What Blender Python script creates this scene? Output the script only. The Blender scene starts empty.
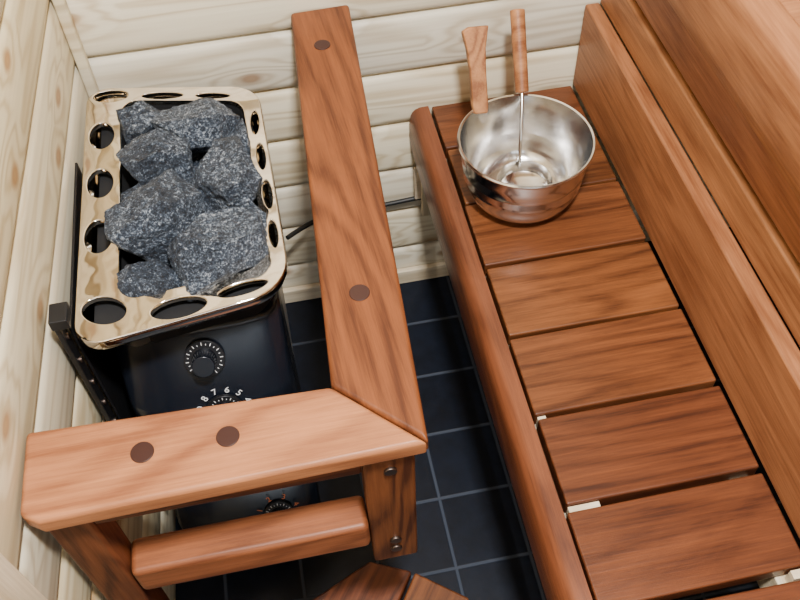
import bpy, bmesh, math, random
from mathutils import Vector, Matrix, noise
S=1.25
random.seed(7)
scene=bpy.context.scene
col=scene.collection

# ------------------------------------------------------------ node helpers
def newmat(name):
    m=bpy.data.materials.new(name); m.use_nodes=True
    nt=m.node_tree; b=nt.nodes['Principled BSDF']
    return m,nt,b
def ramp(nt,stops,interp='LINEAR'):
    n=nt.nodes.new('ShaderNodeValToRGB'); cr=n.color_ramp; cr.interpolation=interp
    while len(cr.elements)<len(stops): cr.elements.new(0.5)
    for e,(p,c) in zip(cr.elements,stops):
        e.position=p; e.color=(c[0],c[1],c[2],1) if not isinstance(c,(int,float)) else (c,c,c,1)
    return n
def math_(nt,op,a=None,b=None,c=None):
    n=nt.nodes.new('ShaderNodeMath'); n.operation=op
    for i,v in enumerate((a,b,c)):
        if v is None: continue
        if isinstance(v,(int,float)): n.inputs[i].default_value=v
        else: nt.links.new(v,n.inputs[i])
    return n.outputs[0]
def mixc(nt,fac,a,b,mode='MIX'):
    n=nt.nodes.new('ShaderNodeMix'); n.data_type='RGBA'; n.blend_type=mode
    for s,v in ((0,fac),(6,a),(7,b)):
        if isinstance(v,(int,float)): n.inputs[s].default_value=v
        elif isinstance(v,tuple): n.inputs[s].default_value=(*v[:3],1)
        else: nt.links.new(v,n.inputs[s])
    return n.outputs[2]
def vscale(nt,vec,s,add=None):
    m=nt.nodes.new('ShaderNodeVectorMath'); m.operation='MULTIPLY'
    nt.links.new(vec,m.inputs[0]); m.inputs[1].default_value=s
    out=m.outputs[0]
    if add is not None:
        a=nt.nodes.new('ShaderNodeVectorMath'); a.operation='ADD'
        nt.links.new(out,a.inputs[0]); nt.links.new(add,a.inputs[1]); out=a.outputs[0]
    return out
def noise_(nt,vec,scale,detail=4,rough=.55,dist=0.):
    n=nt.nodes.new('ShaderNodeTexNoise'); nt.links.new(vec,n.inputs['Vector'])
    n.inputs['Scale'].default_value=scale;n.inputs['Detail'].default_value=detail
    n.inputs['Roughness'].default_value=rough;n.inputs['Distortion'].default_value=dist
    return n.outputs['Fac']
def wood(name,light,dark,rough=.4,ring=.35,var=.16,coat=.0,freq=70.):
    m,nt,b=newmat(name); L=nt.links
    tc=nt.nodes.new('ShaderNodeTexCoord'); oi=nt.nodes.new('ShaderNodeObjectInfo')
    rnd=math_(nt,'MULTIPLY',oi.outputs['Random'],37.)
    cmb=nt.nodes.new('ShaderNodeCombineXYZ')
    for i in range(3): L.new(rnd,cmb.inputs[i])
    v1=vscale(nt,tc.outputs['Object'],(1.3,10,10),cmb.outputs[0])
    n1=noise_(nt,v1,1.,2,.4,.3)
    s=math_(nt,'SINE',math_(nt,'MULTIPLY',n1,freq))
    s=math_(nt,'MULTIPLY_ADD',s,.5,.5)
    s=math_(nt,'POWER',s,1.6)
    v2=vscale(nt,tc.outputs['Object'],(9,230,230),cmb.outputs[0])
    n2=noise_(nt,v2,1.,5,.72,.2)
    v3=vscale(nt,tc.outputs['Object'],(3.5,13,13),cmb.outputs[0])
    n3=noise_(nt,v3,1.,5,.62,.8)
    f=math_(nt,'ADD',math_(nt,'MULTIPLY',s,ring),math_(nt,'MULTIPLY',n2,.80))
    f=math_(nt,'ADD',f,math_(nt,'MULTIPLY',n3,.75))
    r=ramp(nt,[(.36,tuple(min(1,x*1.15) for x in light)),(.58+ring*.5,tuple((a+b_)/2 for a,b_ in zip(light,dark))),(.78+ring*.5,dark)])
    L.new(math_(nt,'SUBTRACT',f,.22),r.inputs[0])
    hs=nt.nodes.new('ShaderNodeHueSaturation')
    L.new(r.outputs[0],hs.inputs['Color'])
    L.new(math_(nt,'MULTIPLY_ADD',oi.outputs['Random'],2*var,1-var),hs.inputs['Value'])
    L.new(math_(nt,'MULTIPLY_ADD',oi.outputs['Random'],.012,.494),hs.inputs['Hue'])
    L.new(hs.outputs[0],b.inputs['Base Color'])
    L.new(math_(nt,'MULTIPLY_ADD',n2,.22,rough-.1),b.inputs['Roughness'])
    bp=nt.nodes.new('ShaderNodeBump'); bp.inputs['Strength'].default_value=.2; bp.inputs['Distance'].default_value=.002
    L.new(n2,bp.inputs['Height']); L.new(bp.outputs[0],b.inputs['Normal'])
    b.inputs['Specular IOR Level'].default_value=.32
    if coat: b.inputs['Coat Weight'].default_value=coat; b.inputs['Coat Roughness'].default_value=.25
    return m
def pine(name,axis,pitch,off,light,dark):
    m,nt,b=newmat(name); L=nt.links
    g=nt.nodes.new('ShaderNodeNewGeometry'); sp=nt.nodes.new('ShaderNodeSeparateXYZ'); L.new(g.outputs['Position'],sp.inputs[0])
    across=sp.outputs[2] if axis in(0,1) else sp.outputs[0]
    along=sp.outputs[axis] if axis in(0,1) else sp.outputs[1]
    idx=math_(nt,'FLOOR',math_(nt,'DIVIDE',math_(nt,'SUBTRACT',across,off),pitch))
    cmb=nt.nodes.new('ShaderNodeCombineXYZ')
    L.new(along,cmb.inputs[0]); L.new(across,cmb.inputs[1]); L.new(math_(nt,'MULTIPLY',idx,3.71),cmb.inputs[2])
    wn=nt.nodes.new('ShaderNodeTexWhiteNoise'); wn.noise_dimensions='1D'; L.new(idx,wn.inputs['W'])
    vk=vscale(nt,cmb.outputs[0],(3.8,7.6,1.))
    vo=nt.nodes.new('ShaderNodeTexVoronoi'); vo.voronoi_dimensions='2D'; L.new(vk,vo.inputs['Vector']); vo.inputs['Scale'].default_value=1.; vo.inputs['Randomness'].default_value=1.
    kd=vo.outputs['Distance']
    halo=nt.nodes.new('ShaderNodeMapRange'); L.new(kd,halo.inputs[0]); halo.inputs[1].default_value=.0;halo.inputs[2].default_value=.30;halo.inputs[3].default_value=1.;halo.inputs[4].default_value=0.
    v1=vscale(nt,cmb.outputs[0],(1.0,17,1.))
    n1=noise_(nt,v1,1.,2,.5,.2)
    ph=math_(nt,'ADD',math_(nt,'MULTIPLY',n1,44.),math_(nt,'MULTIPLY',halo.outputs[0],13.))
    s=math_(nt,'MULTIPLY_ADD',math_(nt,'SINE',ph),.5,.5)
    s=math_(nt,'POWER',s,2.)
    v2=vscale(nt,cmb.outputs[0],(5,170,1.)); n2=noise_(nt,v2,1.,4,.6)
    f=math_(nt,'ADD',math_(nt,'MULTIPLY',s,.50),math_(nt,'MULTIPLY',n2,.5))
    r=ramp(nt,[(.15,light),(.95,dark)]); L.new(f,r.inputs[0])
    kc=nt.nodes.new('ShaderNodeMapRange'); L.new(kd,kc.inputs[0]); kc.inputs[1].default_value=.04;kc.inputs[2].default_value=.09;kc.inputs[3].default_value=.9;kc.inputs[4].default_value=0.
    c=mixc(nt,kc.outputs[0],r.outputs[0],(.27,.14,.065))
    c2=mixc(nt,math_(nt,'MULTIPLY',math_(nt,'POWER',halo.outputs[0],3.),.45),c,(.56,.38,.20))
    hs=nt.nodes.new('ShaderNodeHueSaturation'); L.new(c2,hs.inputs['Color'])
    L.new(math_(nt,'MULTIPLY_ADD',wn.outputs['Value'],.18,.90),hs.inputs['Value'])
    L.new(math_(nt,'MULTIPLY_ADD',wn.outputs['Value'],.3,.88),hs.inputs['Saturation'])
    L.new(hs.outputs[0],b.inputs['Base Color']); b.inputs['Roughness'].default_value=.5
    bp=nt.nodes.new('ShaderNodeBump'); bp.inputs['Strength'].default_value=.08; bp.inputs['Distance'].default_value=.002
    L.new(n2,bp.inputs['Height']); L.new(bp.outputs[0],b.inputs['Normal'])
    return m
def plain(name,c,rough=.5,metal=0.,bump=0.,bs=60.,dist=.001):
    m,nt,b=newmat(name)
    b.inputs['Base Color'].default_value=(*c,1); b.inputs['Roughness'].default_value=rough; b.inputs['Metallic'].default_value=metal
    tc=nt.nodes.new('ShaderNodeTexCoord'); n=noise_(nt,tc.outputs['Object'],bs,2)
    nt.links.new(math_(nt,'MULTIPLY_ADD',n,.12,max(rough-.06,.01)),b.inputs['Roughness'])
    if bump:
        bp=nt.nodes.new('ShaderNodeBump'); bp.inputs['Strength'].default_value=bump; bp.inputs['Distance'].default_value=dist
        nt.links.new(n,bp.inputs['Height']); nt.links.new(bp.outputs[0],b.inputs['Normal'])
    return m

M_slat=wood('bench_wood',(.170,.054,.018),(.050,.0135,.005),.36,.18,.24,.12,60.)
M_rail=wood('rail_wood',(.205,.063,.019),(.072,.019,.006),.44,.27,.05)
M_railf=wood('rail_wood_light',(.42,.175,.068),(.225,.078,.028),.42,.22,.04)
M_back=wood('backrest_wood',(.335,.140,.056),(.165,.056,.020),.44,.15,.07)
M_low=wood('frame_wood',(.165,.050,.016),(.052,.014,.005),.45,.32,.1)
M_beam=wood('beam_wood',(.27,.092,.033),(.12,.035,.012),.42,.26,.05)
M_fas=wood('fascia_wood',(.205,.070,.025),(.078,.023,.008),.38,.19,.05,.1)
M_pale=wood('pale_joist_wood',(.74,.64,.48),(.56,.44,.28),.5,.2,.05)
PITCH=.085*S; OFF=.075*S
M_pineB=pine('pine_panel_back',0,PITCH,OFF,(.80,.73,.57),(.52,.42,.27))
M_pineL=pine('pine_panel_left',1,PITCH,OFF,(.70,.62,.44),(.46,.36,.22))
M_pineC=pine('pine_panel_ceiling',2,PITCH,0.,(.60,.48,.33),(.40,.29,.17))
M_chrome=plain('polished_steel',(.86,.79,.69),.07,1.,.4,14.,.006)
M_steel=plain('stainless_steel',(.70,.69,.68),.17,1.)
M_steelb=plain('brushed_heater_steel',(.50,.48,.46),.3,1.)
M_black=plain('black_plastic',(.006,.008,.013),.24,0.)
M_blackm=plain('black_metal',(.012,.012,.014),.4,.3)
M_dark=plain('heater_inside',(.005,.005,.006),.8)
M_white=plain('print_white',(.8,.8,.8),.5)
M_plug=plain('wood_plug',(.030,.006,.0045),.4)
M_rubber=plain('cable_rubber',(.01,.01,.01),.5)
M_bolt=plain('bolt_steel',(.16,.12,.10),.4,1.)
def tilemat():
    m,nt,b=newmat('dark_floor_tile'); L=nt.links
    g=nt.nodes.new('ShaderNodeNewGeometry'); sp=nt.nodes.new('ShaderNodeSeparateXYZ'); L.new(g.outputs['Position'],sp.inputs[0])
    P=.1*S
    def cell(o,off):
        t=math_(nt,'DIVIDE',math_(nt,'SUBTRACT',o,off),P)
        fr=math_(nt,'FRACT',t); d=math_(nt,'ABSOLUTE',math_(nt,'SUBTRACT',fr,.5)); return d,math_(nt,'FLOOR',t)
    dx,ix=cell(sp.outputs[0],.345*S); dy,iy=cell(sp.outputs[1],-.093*S)
    d=math_(nt,'MAXIMUM',dx,dy)
    mr=nt.nodes.new('ShaderNodeMapRange'); L.new(d,mr.inputs[0]); mr.inputs[1].default_value=.472; mr.inputs[2].default_value=.487
    wn=nt.nodes.new('ShaderNodeTexWhiteNoise'); wn.noise_dimensions='2D'
    cb=nt.nodes.new('ShaderNodeCombineXYZ'); L.new(ix,cb.inputs[0]); L.new(iy,cb.inputs[1]); L.new(cb.outputs[0],wn.inputs['Vector'])
    n=noise_(nt,g.outputs['Position'],32.,6,.65)
    r=ramp(nt,[(.3,(.0018,.003,.007)),(.7,(.006,.010,.021))])
    L.new(math_(nt,'ADD',math_(nt,'MULTIPLY',n,.8),math_(nt,'MULTIPLY',wn.outputs['Value'],.2)),r.inputs[0])
    c=mixc(nt,mr.outputs[0],r.outputs[0],(.045,.055,.078)); L.new(c,b.inputs['Base Color'])
    L.new(math_(nt,'MULTIPLY_ADD',mr.outputs[0],.4,.42),b.inputs['Roughness'])
    bp=nt.nodes.new('ShaderNodeBump'); bp.inputs['Strength'].default_value=.5; bp.inputs['Distance'].default_value=.002
    h=math_(nt,'SUBTRACT',math_(nt,'MULTIPLY',n,.5),mr.outputs[0]); L.new(h,bp.inputs['Height']); L.new(bp.outputs[0],b.inputs['Normal'])
    b.inputs['Specular IOR Level'].default_value=.25
    return m
M_tile=tilemat()
def rockmat():
    m,nt,b=newmat('sauna_rock'); L=nt.links
    tc=nt.nodes.new('ShaderNodeTexCoord'); o=tc.outputs['Object']
    n1=noise_(nt,o,14.,4,.6); n2=noise_(nt,o,430.,2,.7); n3=noise_(nt,vscale(nt,o,(1,1,2.2)),60.,7,.78,1.0)
    n4=noise_(nt,o,180.,3,.75,.6)
    f=math_(nt,'ADD',math_(nt,'MULTIPLY',n2,.38),math_(nt,'MULTIPLY',n4,.36)); f=math_(nt,'ADD',f,math_(nt,'MULTIPLY',n3,.26))
    f=math_(nt,'ADD',f,math_(nt,'MULTIPLY_ADD',n1,.18,-.09))
    r=ramp(nt,[(.41,(.008,.012,.020)),(.48,(.028,.039,.060)),(.53,(.075,.098,.135)),(.575,(.24,.29,.36)),(.64,(.66,.71,.78))])
    L.new(f,r.inputs[0]); L.new(r.outputs[0],b.inputs['Base Color']); b.inputs['Roughness'].default_value=.55
    h=math_(nt,'ADD',n3,math_(nt,'MULTIPLY',n4,.22))
    bp=nt.nodes.new('ShaderNodeBump'); bp.inputs['Strength'].default_value=1.; bp.inputs['Distance'].default_value=.010
    L.new(h,bp.inputs['Height']); L.new(bp.outputs[0],b.inputs['Normal'])
    return m
M_rock=rockmat()

# ------------------------------------------------------------ mesh helpers
def empty(name):
    e=bpy.data.objects.new(name,None); e.empty_display_size=.05; col.objects.link(e); return e
AX={'x':Matrix.Identity(3),
    'y':Matrix(((0,-1,0),(1,0,0),(0,0,1))),
    'z':Matrix(((0,1,0),(0,0,1),(1,0,0)))}
def mk(name,verts,faces,mat,parent=None,grain='x',bevel=0.,seg=3,smooth=True):
    M=AX[grain] if isinstance(grain,str) else Matrix.Rotation(grain,3,'Z')
    vs=[Vector(v)*S for v in verts]
    o=sum(vs,Vector())/len(vs)
    Mi=M.transposed()
    me=bpy.data.meshes.new(name); me.from_pydata([Mi@(v-o) for v in vs],[],faces); 
    bm=bmesh.new(); bm.from_mesh(me); bmesh.ops.recalc_face_normals(bm,faces=bm.faces); bm.to_mesh(me); bm.free()
    me.materials.append(mat)
    ob=bpy.data.objects.new(name,me); ob.matrix_world=Matrix.Translation(o)@M.to_4x4(); col.objects.link(ob)
    if parent: ob.parent=parent
    if bevel:
        b=ob.modifiers.new('bevel','BEVEL'); b.width=bevel*S; b.segments=seg; b.limit_method='ANGLE'; b.angle_limit=math.radians(40)
    if smooth:
        for p in me.polygons: p.use_smooth=True
        if bevel:
            w=ob.modifiers.new('wn','WEIGHTED_NORMAL'); w.keep_sharp=False
        else:
            me.set_sharp_from_angle(angle=math.radians(35))
    return ob
def box(name,x0,x1,y0,y1,z0,z1,mat,parent=None,grain='x',bevel=.002,seg=3):
    v=[(x,y,z) for x in(x0,x1) for y in(y0,y1) for z in(z0,z1)]
    f=[(0,1,3,2),(4,6,7,5),(0,4,5,1),(2,3,7,6),(0,2,6,4),(1,5,7,3)]
    return mk(name,v,f,mat,parent,grain,bevel,seg)
def prism(name,pts,z0,z1,mat,parent=None,grain='x',bevel=.002,seg=3):
    n=len(pts); v=[(x,y,z0) for x,y in pts]+[(x,y,z1) for x,y in pts]
    f=[tuple(range(n))[::-1],tuple(range(n,2*n))]+[(i,(i+1)%n,n+(i+1)%n,n+i) for i in range(n)]
    return mk(name,v,f,mat,parent,grain,bevel,seg)
def extr(name,prof,a,b_,mat,parent=None,along='y',grain='y',bevel=0.,seg=2):
    n=len(prof)
    if along=='y': v=[(u,a,z) for u,z in prof]+[(u,b_,z) for u,z in prof]
    else: v=[(a,u,z) for u,z in prof]+[(b_,u,z) for u,z in prof]
    f=[tuple(range(n)),tuple(range(n,2*n))[::-1]]+[(i,(i+1)%n,n+(i+1)%n,n+i) for i in range(n)]
    return mk(name,v,f,mat,parent,grain,bevel,seg)
def lathe(name,prof,c,mat,parent=None,seg=64):
    v=[];f=[];n=len(prof)
    for r,z in prof:
        for i in range(seg):
            a=2*math.pi*i/seg; v.append((c[0]+r*math.cos(a),c[1]+r*math.sin(a),c[2]+z))
    for j in range(n-1):
        k=j+1
        for i in range(seg): f.append((j*seg+i,j*seg+(i+1)%seg,k*seg+(i+1)%seg,k*seg+i))
    if prof[0][0]<=.002: f.append(tuple(range(seg))[::-1])
    if prof[-1][0]<=.002: f.append(tuple(range((n-1)*seg,n*seg)))
    return mk(name,v,f,mat,parent)
def cyl(name,p0,p1,r,mat,parent=None,seg=24,r1=None,bevel=0.):
    p0=Vector(p0);p1=Vector(p1);d=(p1-p0).normalized()
    a=d.orthogonal().normalized(); b=d.cross(a); r1=r if r1 is None else r1
    v=[p0+r*(math.cos(t)*a+math.sin(t)*b) for t in [2*math.pi*i/seg for i in range(seg)]]
    v+=[p1+r1*(math.cos(t)*a+math.sin(t)*b) for t in [2*math.pi*i/seg for i in range(seg)]]
    f=[tuple(range(seg))[::-1],tuple(range(seg,2*seg))]+[(i,(i+1)%seg,seg+(i+1)%seg,seg+i) for i in range(seg)]
    return mk(name,v,f,mat,parent,bevel=bevel)
def tube(name,pts,r,mat,parent=None):
    cu=bpy.data.curves.new(name,'CURVE'); cu.dimensions='3D'; cu.bevel_depth=r*S; cu.bevel_resolution=4
    sp=cu.splines.new('NURBS'); sp.points.add(len(pts)-1); sp.use_endpoint_u=True; sp.order_u=3
    for p,q in zip(sp.points,pts): p.co=(q[0]*S,q[1]*S,q[2]*S,1)
    cu.materials.append(mat); ob=bpy.data.objects.new(name,cu); col.objects.link(ob)
    if parent: ob.parent=parent
    return ob

# ------------------------------------------------------------ room shell
XR=1.05; YF=-1.9; ZC=1.68
SH=.042   # the left wall runs very slightly out of square
def panel_profile(lo,hi,depth=.0115,g=.0058):
    out=[]; k=math.floor((lo-.075)/.085); z=.075+k*.085
    while z<hi+.09:
        for dz,dd in ((-g*.32,depth),(g*.32,depth),(g*.45,depth*.45),(g*1.1,depth*.12),(g*2.2,0.)):
            out.append((dd,z+dz))
        out.append((0.,z+.085-g*1.6)); out.append((depth*.2,z+.085-g*.8)); out.append((depth*.5,z+.085-g*.38))
        z+=.085
    return [(d,min(max(h,lo),hi)) for d,h in out if lo-.004<h<hi+.004]
def wall(name,prof,fn,a,b_,mat,th=.03):
    v=[];n=len(prof)
    for t in(a,b_):
        for d,h in prof: v.append(fn(d,h,t))
        v.append(fn(th,prof[-1][1],t)); v.append(fn(th,prof[0][1],t))
    m=n+2
    f=[tuple(range(m)),tuple(range(m,2*m))[::-1]]+[(i,(i+1)%m,m+(i+1)%m,m+i) for i in range(m)]
    return mk(name,v,f,mat)
P=panel_profile(0,ZC)
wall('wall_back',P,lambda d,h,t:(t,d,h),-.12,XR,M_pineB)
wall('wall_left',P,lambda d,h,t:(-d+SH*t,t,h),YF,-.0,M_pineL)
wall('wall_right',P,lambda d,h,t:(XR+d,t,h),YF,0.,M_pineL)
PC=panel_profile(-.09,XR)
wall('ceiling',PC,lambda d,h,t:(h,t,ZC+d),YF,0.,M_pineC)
box('floor',-.12,XR+.03,YF,.03,-.03,0.,M_tile,bevel=0)
box('trim_1',.0,.013,-.0145,-.0005,.03,ZC-.005,M_pineL,grain='z',bevel=.003)
box('trim_2',-.027,-.012,-.665,-.628,.0,ZC-.005,M_pale,grain='z',bevel=.003)
box('baseboard_back',.016,XR,-.010,-.0005,.0,.030,M_pale,grain='x',bevel=.002)

# ------------------------------------------------------------ guard rail
G=empty('guard_rail')
zt,zb=.530,.509
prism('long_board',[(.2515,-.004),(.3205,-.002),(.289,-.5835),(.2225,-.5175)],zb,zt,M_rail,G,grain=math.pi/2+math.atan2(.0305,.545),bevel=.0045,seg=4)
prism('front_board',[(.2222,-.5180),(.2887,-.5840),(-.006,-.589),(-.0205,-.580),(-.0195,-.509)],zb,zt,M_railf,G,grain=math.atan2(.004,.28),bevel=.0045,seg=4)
for i,(x,y) in enumerate([(.261,-.429),(.279,-.074),(.137,-.547),(.071,-.547)]):
    cyl('plug_%d'%(i+1),(x,y,zt-.004),(x,y,zt+.0008),.0092,M_plug,G,bevel=.0005)
box('corner_post',.236,.279,-.579,-.545,.298,zb-.001,M_low,G,grain='z',bevel=.003)
box('wall_post',-.012,.022,-.579,-.545,.20,zb-.001,M_low,G,grain='z',bevel=.003)
box('lower_beam',.023,.235,-.581,-.546,.342,.386,M_beam,G,grain='x',bevel=.006,seg=4)
box('apron',.023,.235,-.578,-.562,.486,zb-.001,M_low,G,grain='x',bevel=.002)
box('wall_bracket_block',.265,.305,-.03,-.002,.455,zb-.001,M_low,G,grain='z',bevel=.002)
for i,z in enumerate((.485,.345,.325)):
    cyl('bolt_%d'%(i+1),(.258,-.5785,z),(.258,-.5815,z),.0055,M_bolt,G,bevel=.0008)

# ------------------------------------------------------------ lower bench
B=empty('sauna_bench')
def fascia(name,x0,zt,y0,y1,par,mat):
    h=.092;w=.026
    pr=[(x0+w,zt),(x0+.014,zt-.0005),(x0+.008,zt-.003),(x0+.004,zt-.007),(x0+.0015,zt-.013),(x0,zt-.022),(x0-.0005,zt-.045),(x0+.001,zt-.07),(x0+.004,zt-.085),(x0+.008,zt-.090),(x0+.013,zt-h),(x0+w,zt-h)]
    return extr(name,pr,y0,y1,mat,par,bevel=.0)
fascia('front_fascia',.389,.360,-1.15,-.004,B,M_fas)
ZB=.359
gaps={-1:.0035,0:.004,1:.0050,2:.0050,3:.0070,4:.0095,5:.0065}
for k in range(-3,9):
    gt=gaps.get(k,.004); gb=gaps.get(k+1,.004)
    y1=-.289-k*.1; y0=y1-.1
    y1=min(y1-gt*.5,-.004); y0=y0+gb*.5
    if y1-y0<.01: continue
    dx=[0,.001,-.0005,.0005,-.0005,.001,-.001,.002,-.001,0,0,0][k+3]
    sk=[0,0,.0003,-.0005,.0006,-.0005,.0010,-.0012,0,0,0,0][k+3]
    prism('slat_%d'%(k+4),[(.4195+dx,y0),(.4195+dx,y1),(.6125,y1+sk),(.6125,y0+sk)],ZB-.020,ZB+.0004*((k*7)%3-1),M_slat,B,grain='x',bevel=.0022,seg=3)
for i,(k,xa,xb) in enumerate([(3,.4215,.452),(4,.4215,.457),(4,.596,.606),(5,.4215,.45),(5,.560,.606),(2,.4215,.430)]):
    yy=-.289-k*.1; h=gaps[k]*.5-.0004
    box('spacer_%d'%(i+1),xa,xb,yy-h+.0003,yy+h-.0003,ZB-.0205,ZB-.0035,M_pale,B,bevel=.0003)
box('joist_1',.421,.446,-1.15,-.02,ZB-.062,ZB-.021,M_pale,B,grain='y')
box('joist_2',.588,.608,-1.15,-.02,ZB-.062,ZB-.021,M_pale,B,grain='y')
box('wall_ledger',.392,.60,-.018,-.0115,.20,.262,M_pale,B,grain='x')
box('leg_1',.425,.455,-1.14,-1.10,0,ZB-.063,M_pale,B,grain='z')
box('leg_2',.575,.605,-1.14,-1.10,0,ZB-.063,M_pale,B,grain='z')
box('leg_3',.575,.605,-.052,-.020,0,ZB-.063,M_pale,B,grain='z')
box('hanger_block',.400,.452,-.030,-.0195,.175,ZB-.063,M_pale,B,grain='z')

# ------------------------------------------------------------ backrest
K=empty('bench_backrest')
box('board_1',.614,.633,-1.15,-.004,.3602,.484,M_back,K,grain='y',bevel=.003)
box('board_2',.6335,.650,-1.15,-.004,.482,.533,M_back,K,grain='y',bevel=.003)
box('board_3',.6375,.656,-1.15,-.004,.5385,.604,M_back,K,grain='y',bevel=.003)
box('upright_1',.657,.675,-.09,-.05,.36,.60,M_pale,K,grain='z')
box('upright_2',.657,.675,-1.10,-1.06,.36,.60,M_pale,K,grain='z')

# ------------------------------------------------------------ upper bench
U=empty('sauna_bench.001')
fascia('front_fascia',.607,.706,-1.15,-.004,U,M_back)
for k in range(-3,9):
    y1=min(-.289-k*.1-.002,-.004); y0=-.389-k*.1+.002
    if y1-y0<.01: continue
    box('slat_%d'%(k+4),.635,1.0,y0,y1,.685,.705,M_back,U,grain='x',bevel=.002)
box('joist_1',.640,.660,-1.15,-.02,.64,.684,M_pale,U,grain='y')
box('joist_2',.97,.99,-1.15,-.02,.64,.684,M_pale,U,grain='y')
for i,(x,y) in enumerate([(.97,-.05),(.97,-1.12),(.68,-.05),(.68,-1.12)]):
    box('leg_%d'%(i+1),x,x+.03,y-.03,y,0,.639,M_pale,U,grain='z')

# ------------------------------------------------------------ heater
H=empty('sauna_heater')
HZ=.490
def rounded(corners,rads,n=6):
    out=[];m=len(corners)
    for i in range(m):
        p=Vector(corners[i]);a=Vector(corners[i-1]);b=Vector(corners[(i+1)%m]);r=rads[i]
        u=(a-p).normalized();w=(b-p).normalized(); th=u.angle(w); t=r/math.tan(th/2)
        c=p+(u+w).normalized()*(r/math.sin(th/2)); s=p+u*t; e=p+w*t
        vs=s-c; ve=e-c; A=math.atan2(vs.y,vs.x); Bq=math.atan2(ve.y,ve.x); d=(Bq-A+math.pi)%(2*math.pi)-math.pi
        for k in range(n+1):
            q=A+d*k/n; out.append((c.x+r*math.cos(q),c.y+r*math.sin(q)))
    return out
outer=rounded([(.010,-.042),(.199,-.082),(.201,-.380),(.004,-.408)],[.022,.038,.045,.024],8)
inner=rounded([(.046,-.069),(.182,-.101),(.184,-.350),(.043,-.363)],[.018,.026,.028,.018],8)
def poly_spl(cu,pts):
    sp=cu.splines.new('POLY'); sp.points.add(len(pts)-1)
    for b,p in zip(sp.points,pts): b.co=(p[0]*S,p[1]*S,0,1)
    sp.use_cyclic_u=True
def ell(cx,cy,a,b,rot,n=28):
    c,s=math.cos(rot),math.sin(rot); return [(cx+a*math.cos(t)*c-b*math.sin(t)*s, cy+a*math.cos(t)*s+b*math.sin(t)*c) for t in [2*math.pi*i/n for i in range(n)]]
cu=bpy.data.curves.new('top_rim','CURVE'); cu.dimensions='2D'; cu.fill_mode='BOTH'; cu.extrude=.002*S; cu.bevel_depth=.0014*S; cu.bevel_resolution=4
poly_spl(cu,outer); poly_spl(cu,inner)
holes=[(.0355,-.061,.021,.0115,-.15),(.093,-.0730,.025,.0070,-.20),(.149,-.0862,.021,.0060,-.25),
 (.0260,-.126,.0225,.0145,1.6),(.0250,-.200,.0225,.0145,1.6),(.0240,-.275,.0235,.0150,1.6),(.0300,-.3695,.0225,.0165,-.45),
 (.1913,-.142,.021,.0058,1.5),(.1925,-.197,.022,.0058,1.57),(.1933,-.254,.022,.0058,1.57),(.1932,-.309,.020,.0055,1.57),
 (.098,-.3810,.027,.0130,.06),(.158,-.3710,.025,.0085,.15)]
for h in holes: poly_spl(cu,ell(*h))
cu.materials.append(M_chrome)
ro=bpy.data.objects.new('top_rim',cu); ro.location=(0,0,HZ*S); col.objects.link(ro); ro.parent=H
def loft(name,rings,mat,parent=None,cap1=False):
    n=len(rings[0][0]); v=[];f=[]
    for pts,z in rings: v+=[(x,y,z) for x,y in pts]
    for j in range(len(rings)-1):
        for i in range(n): f.append((j*n+i,j*n+(i+1)%n,(j+1)*n+(i+1)%n,(j+1)*n+i))
    if cap1: f.append(tuple(range((len(rings)-1)*n,len(rings)*n)))
    return mk(name,v,f,mat,parent)
def off(pts,d):
    cx=sum(p[0] for p in pts)/len(pts); cy=sum(p[1] for p in pts)/len(pts)
    m=len(pts);out=[]
    for i in range(m):
        a=Vector(pts[i-1]);b=Vector(pts[(i+1)%m]);t=(b-a).normalized();nn=Vector((t.y,-t.x))
        p=Vector(pts[i])
        if nn.dot(p-Vector((cx,cy)))<0: nn=-nn
        out.append(tuple(p+nn*d))
    return out
loft('rim_lip',[(off(outer,-.001),HZ+.003),(off(outer,.0015),HZ+.001),(off(outer,.0022),HZ-.004),(off(outer,.0),HZ-.010),(off(outer,-.006),HZ-.014),(off(outer,-.012),HZ-.012)],M_chrome,H)
loft('rim_underside',[(off(outer,-.010),HZ-.0135),(off(inner,.0),HZ-.0135)],M_dark,H)
loft('stone_basket',[(inner,HZ),(off(inner,-.002),HZ-.02),(off(inner,-.004),HZ-.13)],M_dark,H,cap1=True)
body=rounded([(.022,-.075),(.185,-.105),(.185,-.345),(.022,-.360)],[.02,.03,.03,.02],8)
loft('outer_body',[(off(body,.006),HZ-.015),(body,HZ-.03),(off(body,-.002),.20),(off(body,-.004),.11)],M_steelb,H,cap1=True)
def housing():
    hp=[(-.30,.425),(-.346,.425),(-.358,.418),(-.400,.352),(-.403,.335),(-.403,.17),(-.425,.15),(-.440,.125),(-.440,.095),(-.30,.095)]
    xs=[.014,.020,.034,.065,.105,.145,.170,.182,.187]; bow=[.026,.014,.006,.001,0,.001,.006,.014,.026]
    n=len(hp); v=[];f=[]
    for x,bw in zip(xs,bow):
        for (y,z) in hp: v.append((x,y+bw*max(0.,min(1.,(-y-.30)/.1)),z))
    m=len(xs)
    for j in range(m-1):
        for i in range(n): f.append((j*n+i,j*n+(i+1)%n,(j+1)*n+(i+1)%n,(j+1)*n+i))
    f.append(tuple(range(n))); f.append(tuple(range((m-1)*n,m*n))[::-1])
    mk('control_housing',v,f,M_black,H,bevel=.003,seg=3)
housing()
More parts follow.
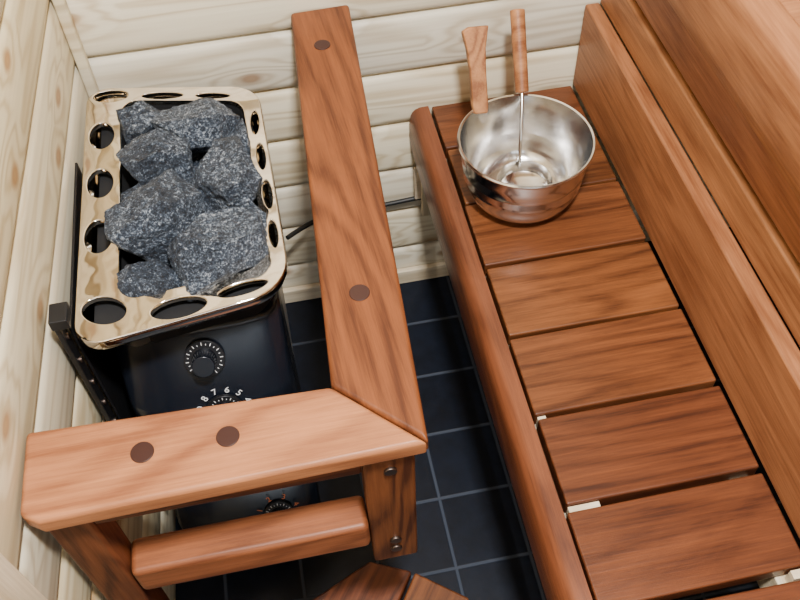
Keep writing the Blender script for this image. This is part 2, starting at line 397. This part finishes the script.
def dial(tag,c,n,r,nums=None,txt=M_white,arc=(180,0),kh=.018,ts=.0098):
    c=Vector(c);n=Vector(n).normalized()
    cyl('knob_base_'+tag,c,c+n*.004,r,M_blackm,H,seg=40,bevel=.0008)
    cyl('knob_'+tag,c+n*.004,c+n*kh,r*.62,M_black,H,seg=32,r1=r*.55,bevel=.001)
    a=Vector((1,0,0)); b=n.cross(a).normalized()
    v=[];f=[]
    for i in range(21):
        t=math.radians(-60+300*i/20); d=math.cos(t)*a+math.sin(t)*b; e=n.cross(d)
        p0=c+n*.0043+d*r*.76; p1=c+n*.0043+d*r*(.92 if i%2==0 else .84); w=.00035
        k=len(v); v+=[p0-e*w,p0+e*w,p1+e*w,p1-e*w]; f.append((k,k+1,k+2,k+3))
    mk('ticks_'+tag,v,f,M_white,H,smooth=False)
    if nums:
        for j,s in enumerate(nums):
            t=math.radians(arc[0]+(j+.5)*(arc[1]-arc[0])/len(nums)); d=math.cos(t)*a+math.sin(t)*b
            tx=bpy.data.curves.new('num','FONT'); tx.body=s; tx.size=ts*S; tx.extrude=.0001; tx.align_x='CENTER'; tx.align_y='CENTER'
            tx.materials.append(txt); o=bpy.data.objects.new('numeral_%s_%d'%(tag,j+1),tx)
            up=d; xx=up.cross(n)
            R=Matrix((xx,up,n)).transposed().to_4x4(); o.matrix_world=Matrix.Translation((c+n*.0010+d*r*1.30)*S)@R
            col.objects.link(o); o.parent=H
nf=Vector((0,-.844,.537))
dial('timer',(.103,-.3735,.3970),nf,.0205,kh=.024)
dial('thermostat',(.112,-.4035,.345),(0,-.95,.3),.019,['9','8','7','6','5','4'],ts=.0105)
M_red=plain('print_orange',(.5,.12,.03),.5)
dial('mains',(.137,-.4335,.139),(0,-.86,.51),.018,['1','2','3','4'],M_red)
box('side_shield',-.001,.0015,-.385,-.165,.12,.495,M_blackm,H,grain='z',bevel=.0005)
box('bracket_bar',-.008,-.003,-.398,-.384,.30,.525,M_blackm,H,grain='z',bevel=.0008)
box('bracket_hook',-.008,.008,-.402,-.380,.515,.527,M_blackm,H,grain='z',bevel=.001)
for i in range(5):
    cyl('bracket_screw_%d'%(i+1),(-.003,-.391,.34+i*.038),(-.001,-.391,.34+i*.038),.0032,M_bolt,H,seg=12)
for i,(x,y) in enumerate([(.05,-.12),(.16,-.14),(.05,-.33),(.16,-.32)]):
    cyl('foot_%d'%(i+1),(x,y,0),(x,y,.112),.012,M_blackm,H)

# ------------------------------------------------------------ stones
def rock(c,rx,ry,rz,seed,rot):
    rnd=random.Random(seed); bm=bmesh.new(); bmesh.ops.create_icosphere(bm,subdivisions=6,radius=1.)
    planes=[]
    while len(planes)<11:
        n=Vector((rnd.gauss(0,1),rnd.gauss(0,1),rnd.gauss(0,1)*.8)).normalized()
        if all(n.dot(q[0])<.72 for q in planes): planes.append((n,rnd.uniform(.64,.88)))
    planes.append((Vector((rnd.uniform(-.35,.35),rnd.uniform(-.35,.35),1)).normalized(),.62))
    P_=[]
    for v in bm.verts:
        p=v.co*1.15
        for _ in range(2):
            for n,d in planes:
                k=p.dot(n)-d
                if k>0: p=p-n*k
        q=p+Vector((seed*3.1,0,0))
        dirn=p.normalized()
        ridge=1-abs(noise.noise(q*2.8))*2
        p=p+dirn*(.05*noise.noise(q*1.8)+.030*ridge*ridge+.028*noise.noise(q*7)+.014*noise.noise(q*18))
        P_.append(p)
    lo=[min(p[i] for p in P_) for i in range(3)]; hi=[max(p[i] for p in P_) for i in range(3)]
    R3=(rx,ry,rz); M=Matrix.Rotation(rot,3,'Z'); vs=[]
    for p in P_:
        q=Vector([((p[i]-lo[i])/(hi[i]-lo[i])*2-1)*R3[i] for i in range(3)])
        vs.append(M@q+Vector(c))
    fs=[tuple(v.index for v in f.verts) for f in bm.faces]; bm.free(); return vs,fs
stones=[(.127,-.136,.490,.046,.034,.030,-.10),(.069,-.114,.482,.023,.024,.026,.3),(.086,-.185,.490,.036,.034,.032,.25),
 (.152,-.224,.494,.036,.044,.034,.1),(.085,-.272,.500,.043,.048,.034,-.35),(.143,-.326,.492,.047,.035,.033,.30),
 (.073,-.341,.477,.029,.022,.026,.2),(.172,-.165,.478,.014,.030,.026,0),(.178,-.288,.478,.011,.028,.026,.1),(.120,-.232,.478,.022,.026,.026,.6),
 (.066,-.226,.470,.022,.024,.026,.2),(.118,-.200,.455,.030,.032,.03,0),(.118,-.285,.452,.034,.034,.03,0.4),(.075,-.21,.44,.03,.04,.03,0),(.15,-.18,.44,.03,.04,.03,0),(.11,-.13,.43,.05,.03,.03,0),
 (.12,-.325,.43,.05,.03,.03,0),(.155,-.25,.43,.026,.06,.03,0)]
V=[];F=[]
for i,s in enumerate(stones):
    vs,fs=rock(s[:3],s[3]*1.06,s[4]*1.06,s[5]*1.1,i*11+4,s[6]); k=len(V); V+=vs; F+=[tuple(a+k for a in f) for f in fs]
st=mk('sauna_stones',V,F,M_rock)
st.data.set_sharp_from_angle(angle=math.radians(30))

# ------------------------------------------------------------ water bucket
W=empty('water_bucket'); bc=(.4885,-.188,ZB+.0012)
R0=.0755
pr=[(.0015,.002),(.040,.002),(.044,.0),(.049,.0025),(.057,.009),(.0635,.018),(.068,.030),(.0698,.040),(.0702,.0405),(.0702,.0435),(.0702,.044),(.0714,.054),(.0720,.0545),(.0720,.0575),(.0718,.058),(.0738,.072),(R0,.084),(R0+.0022,.0862),(R0+.0028,.0885),(R0+.0014,.0900),(R0-.0006,.0892),
    (R0-.0016,.084),(.0716,.070),(.068,.038),(.0615,.020),(.055,.011),(.048,.0065),(.042,.005),(.0015,.005)]
lathe('pail_body',pr,bc,M_steel,W,seg=96)
def shaped_bar(name,p0,p1,side,widths,th,mat,par,bev=.002):
    p0=Vector(p0);p1=Vector(p1);d=p1-p0; s=Vector(side).normalized(); nrm=d.normalized().cross(s).normalized(); s=nrm.cross(d.normalized()).normalized()
    if s.x<0: s=-s
    n=len(widths);v=[]
    for sg in(-1,1):
        for t,wl,wr in widths: v.append(p0+d*t-s*wl+nrm*th*sg*.5)
        for t,wl,wr in reversed(widths): v.append(p0+d*t+s*wr+nrm*th*sg*.5)
    m=2*n; f=[tuple(range(m)),tuple(range(m,2*m))[::-1]]+[(i,(i+1)%m,m+(i+1)%m,m+i) for i in range(m)]
    return mk(name,v,f,mat,par,grain='y',bevel=bev,seg=3)
M_hand=wood('handle_wood',(.44,.20,.075),(.22,.08,.028),.45,.3,.05)
shaped_bar('grip',(.4510,-.127,.443),(.4550,-.072,.524),(1,0,0),[(0,.008,.008),(.1,.010,.009),(.5,.010,.009),(.75,.012,.010),(.9,.015,.013),(.96,.016,.014),(1.,.008,.015)],.012,M_hand,W)
box('grip_bracket',.443,.460,-.1265,-.1225,.425,.452,M_steel,W,bevel=.001)

Ld=empty('sauna_ladle')
lb=(.492,-.190,ZB+.0069)
lathe('bowl',[(.0015,.0),(.024,.0),(.030,.004),(.0325,.014),(.0335,.020),(.0325,.020),(.029,.006),(.023,.002),(.0015,.002)],lb,M_steel,Ld,seg=48)
tube('rod',[(.493,-.162,ZB+.021),(.494,-.157,ZB+.045),(.500,-.135,ZB+.075),(.505,-.112,.455)],.0022,M_steel,Ld)
cyl('handle',(.5045,-.114,.453),(.5105,-.052,.524),.0080,M_hand,Ld,r1=.0088,bevel=.002)

# ------------------------------------------------------------ low step on the floor
D=empty('wooden_step')
prism('board_1',[(.234,-.499),(.281,-.5215),(.185,-.66),(.07,-.66),(.157,-.532)],.082,.100,M_low,D,grain=.95,bevel=.003)
prism('board_2',[(.2845,-.5235),(.341,-.567),(.272,-.66),(.191,-.66)],.082,.100,M_low,D,grain=.95,bevel=.003)
prism('crosspiece',[(.225,-.535),(.30,-.57),(.285,-.59),(.21,-.555)],.060,.0815,M_low,D,grain=-.4,bevel=.002)
for i,(x,y) in enumerate([(.225,-.54),(.29,-.58),(.12,-.64),(.24,-.64)]):
    box('leg_%d'%(i+1),x-.01,x+.01,y-.01,y+.01,0,.0815 if i>1 else .0595,M_low,D,grain='z')

tube('power_cable',[(.20,-.055,.205),(.25,-.012,.195),(.33,-.0085,.190),(.37,-.0085,.192),(.405,-.0095,.196),(.50,-.022,.19),(.62,-.012,.19)],.0035,M_rubber)

# ------------------------------------------------------------ lights
def area(name,loc,target,size,power,c=(1,1,1)):
    l=bpy.data.lights.new(name,'AREA'); l.energy=power; l.size=size; l.color=c
    o=bpy.data.objects.new(name,l); col.objects.link(o); o.location=Vector(loc)*S
    o.rotation_euler=(Vector(target)-Vector(loc)).to_track_quat('-Z','Y').to_euler(); return o
area('ceiling_lamp',(.32,-.84,1.64),(.32,-.38,0),.13,54,(1,.985,.965))
area('doorway_light',(.35,-1.85,1.15),(.35,-.2,.4),1.0,9,(.88,.94,1.))
w=bpy.data.worlds.new('world'); scene.world=w; w.use_nodes=True
w.node_tree.nodes['Background'].inputs[0].default_value=(.78,.89,1.,1); w.node_tree.nodes['Background'].inputs[1].default_value=.26

# ------------------------------------------------------------ camera
p,y,r=[math.radians(a) for a in(52.419,9.1959,-2.556)]
fwd=Vector((math.sin(y)*math.cos(p),math.cos(y)*math.cos(p),-math.sin(p))); ri=Vector((math.cos(y),-math.sin(y),0)); up=ri.cross(fwd)
r2=math.cos(r)*ri+math.sin(r)*up; u2=-math.sin(r)*ri+math.cos(r)*up
cam=bpy.data.cameras.new('camera'); co=bpy.data.objects.new('camera',cam); col.objects.link(co)
cam.sensor_width=36; cam.lens=885.84/800*36; cam.clip_start=.02
co.matrix_world=Matrix.Translation(Vector((.2193,-.9057,1.1372))*S)@Matrix((r2,u2,-fwd)).transposed().to_4x4()
scene.camera=co
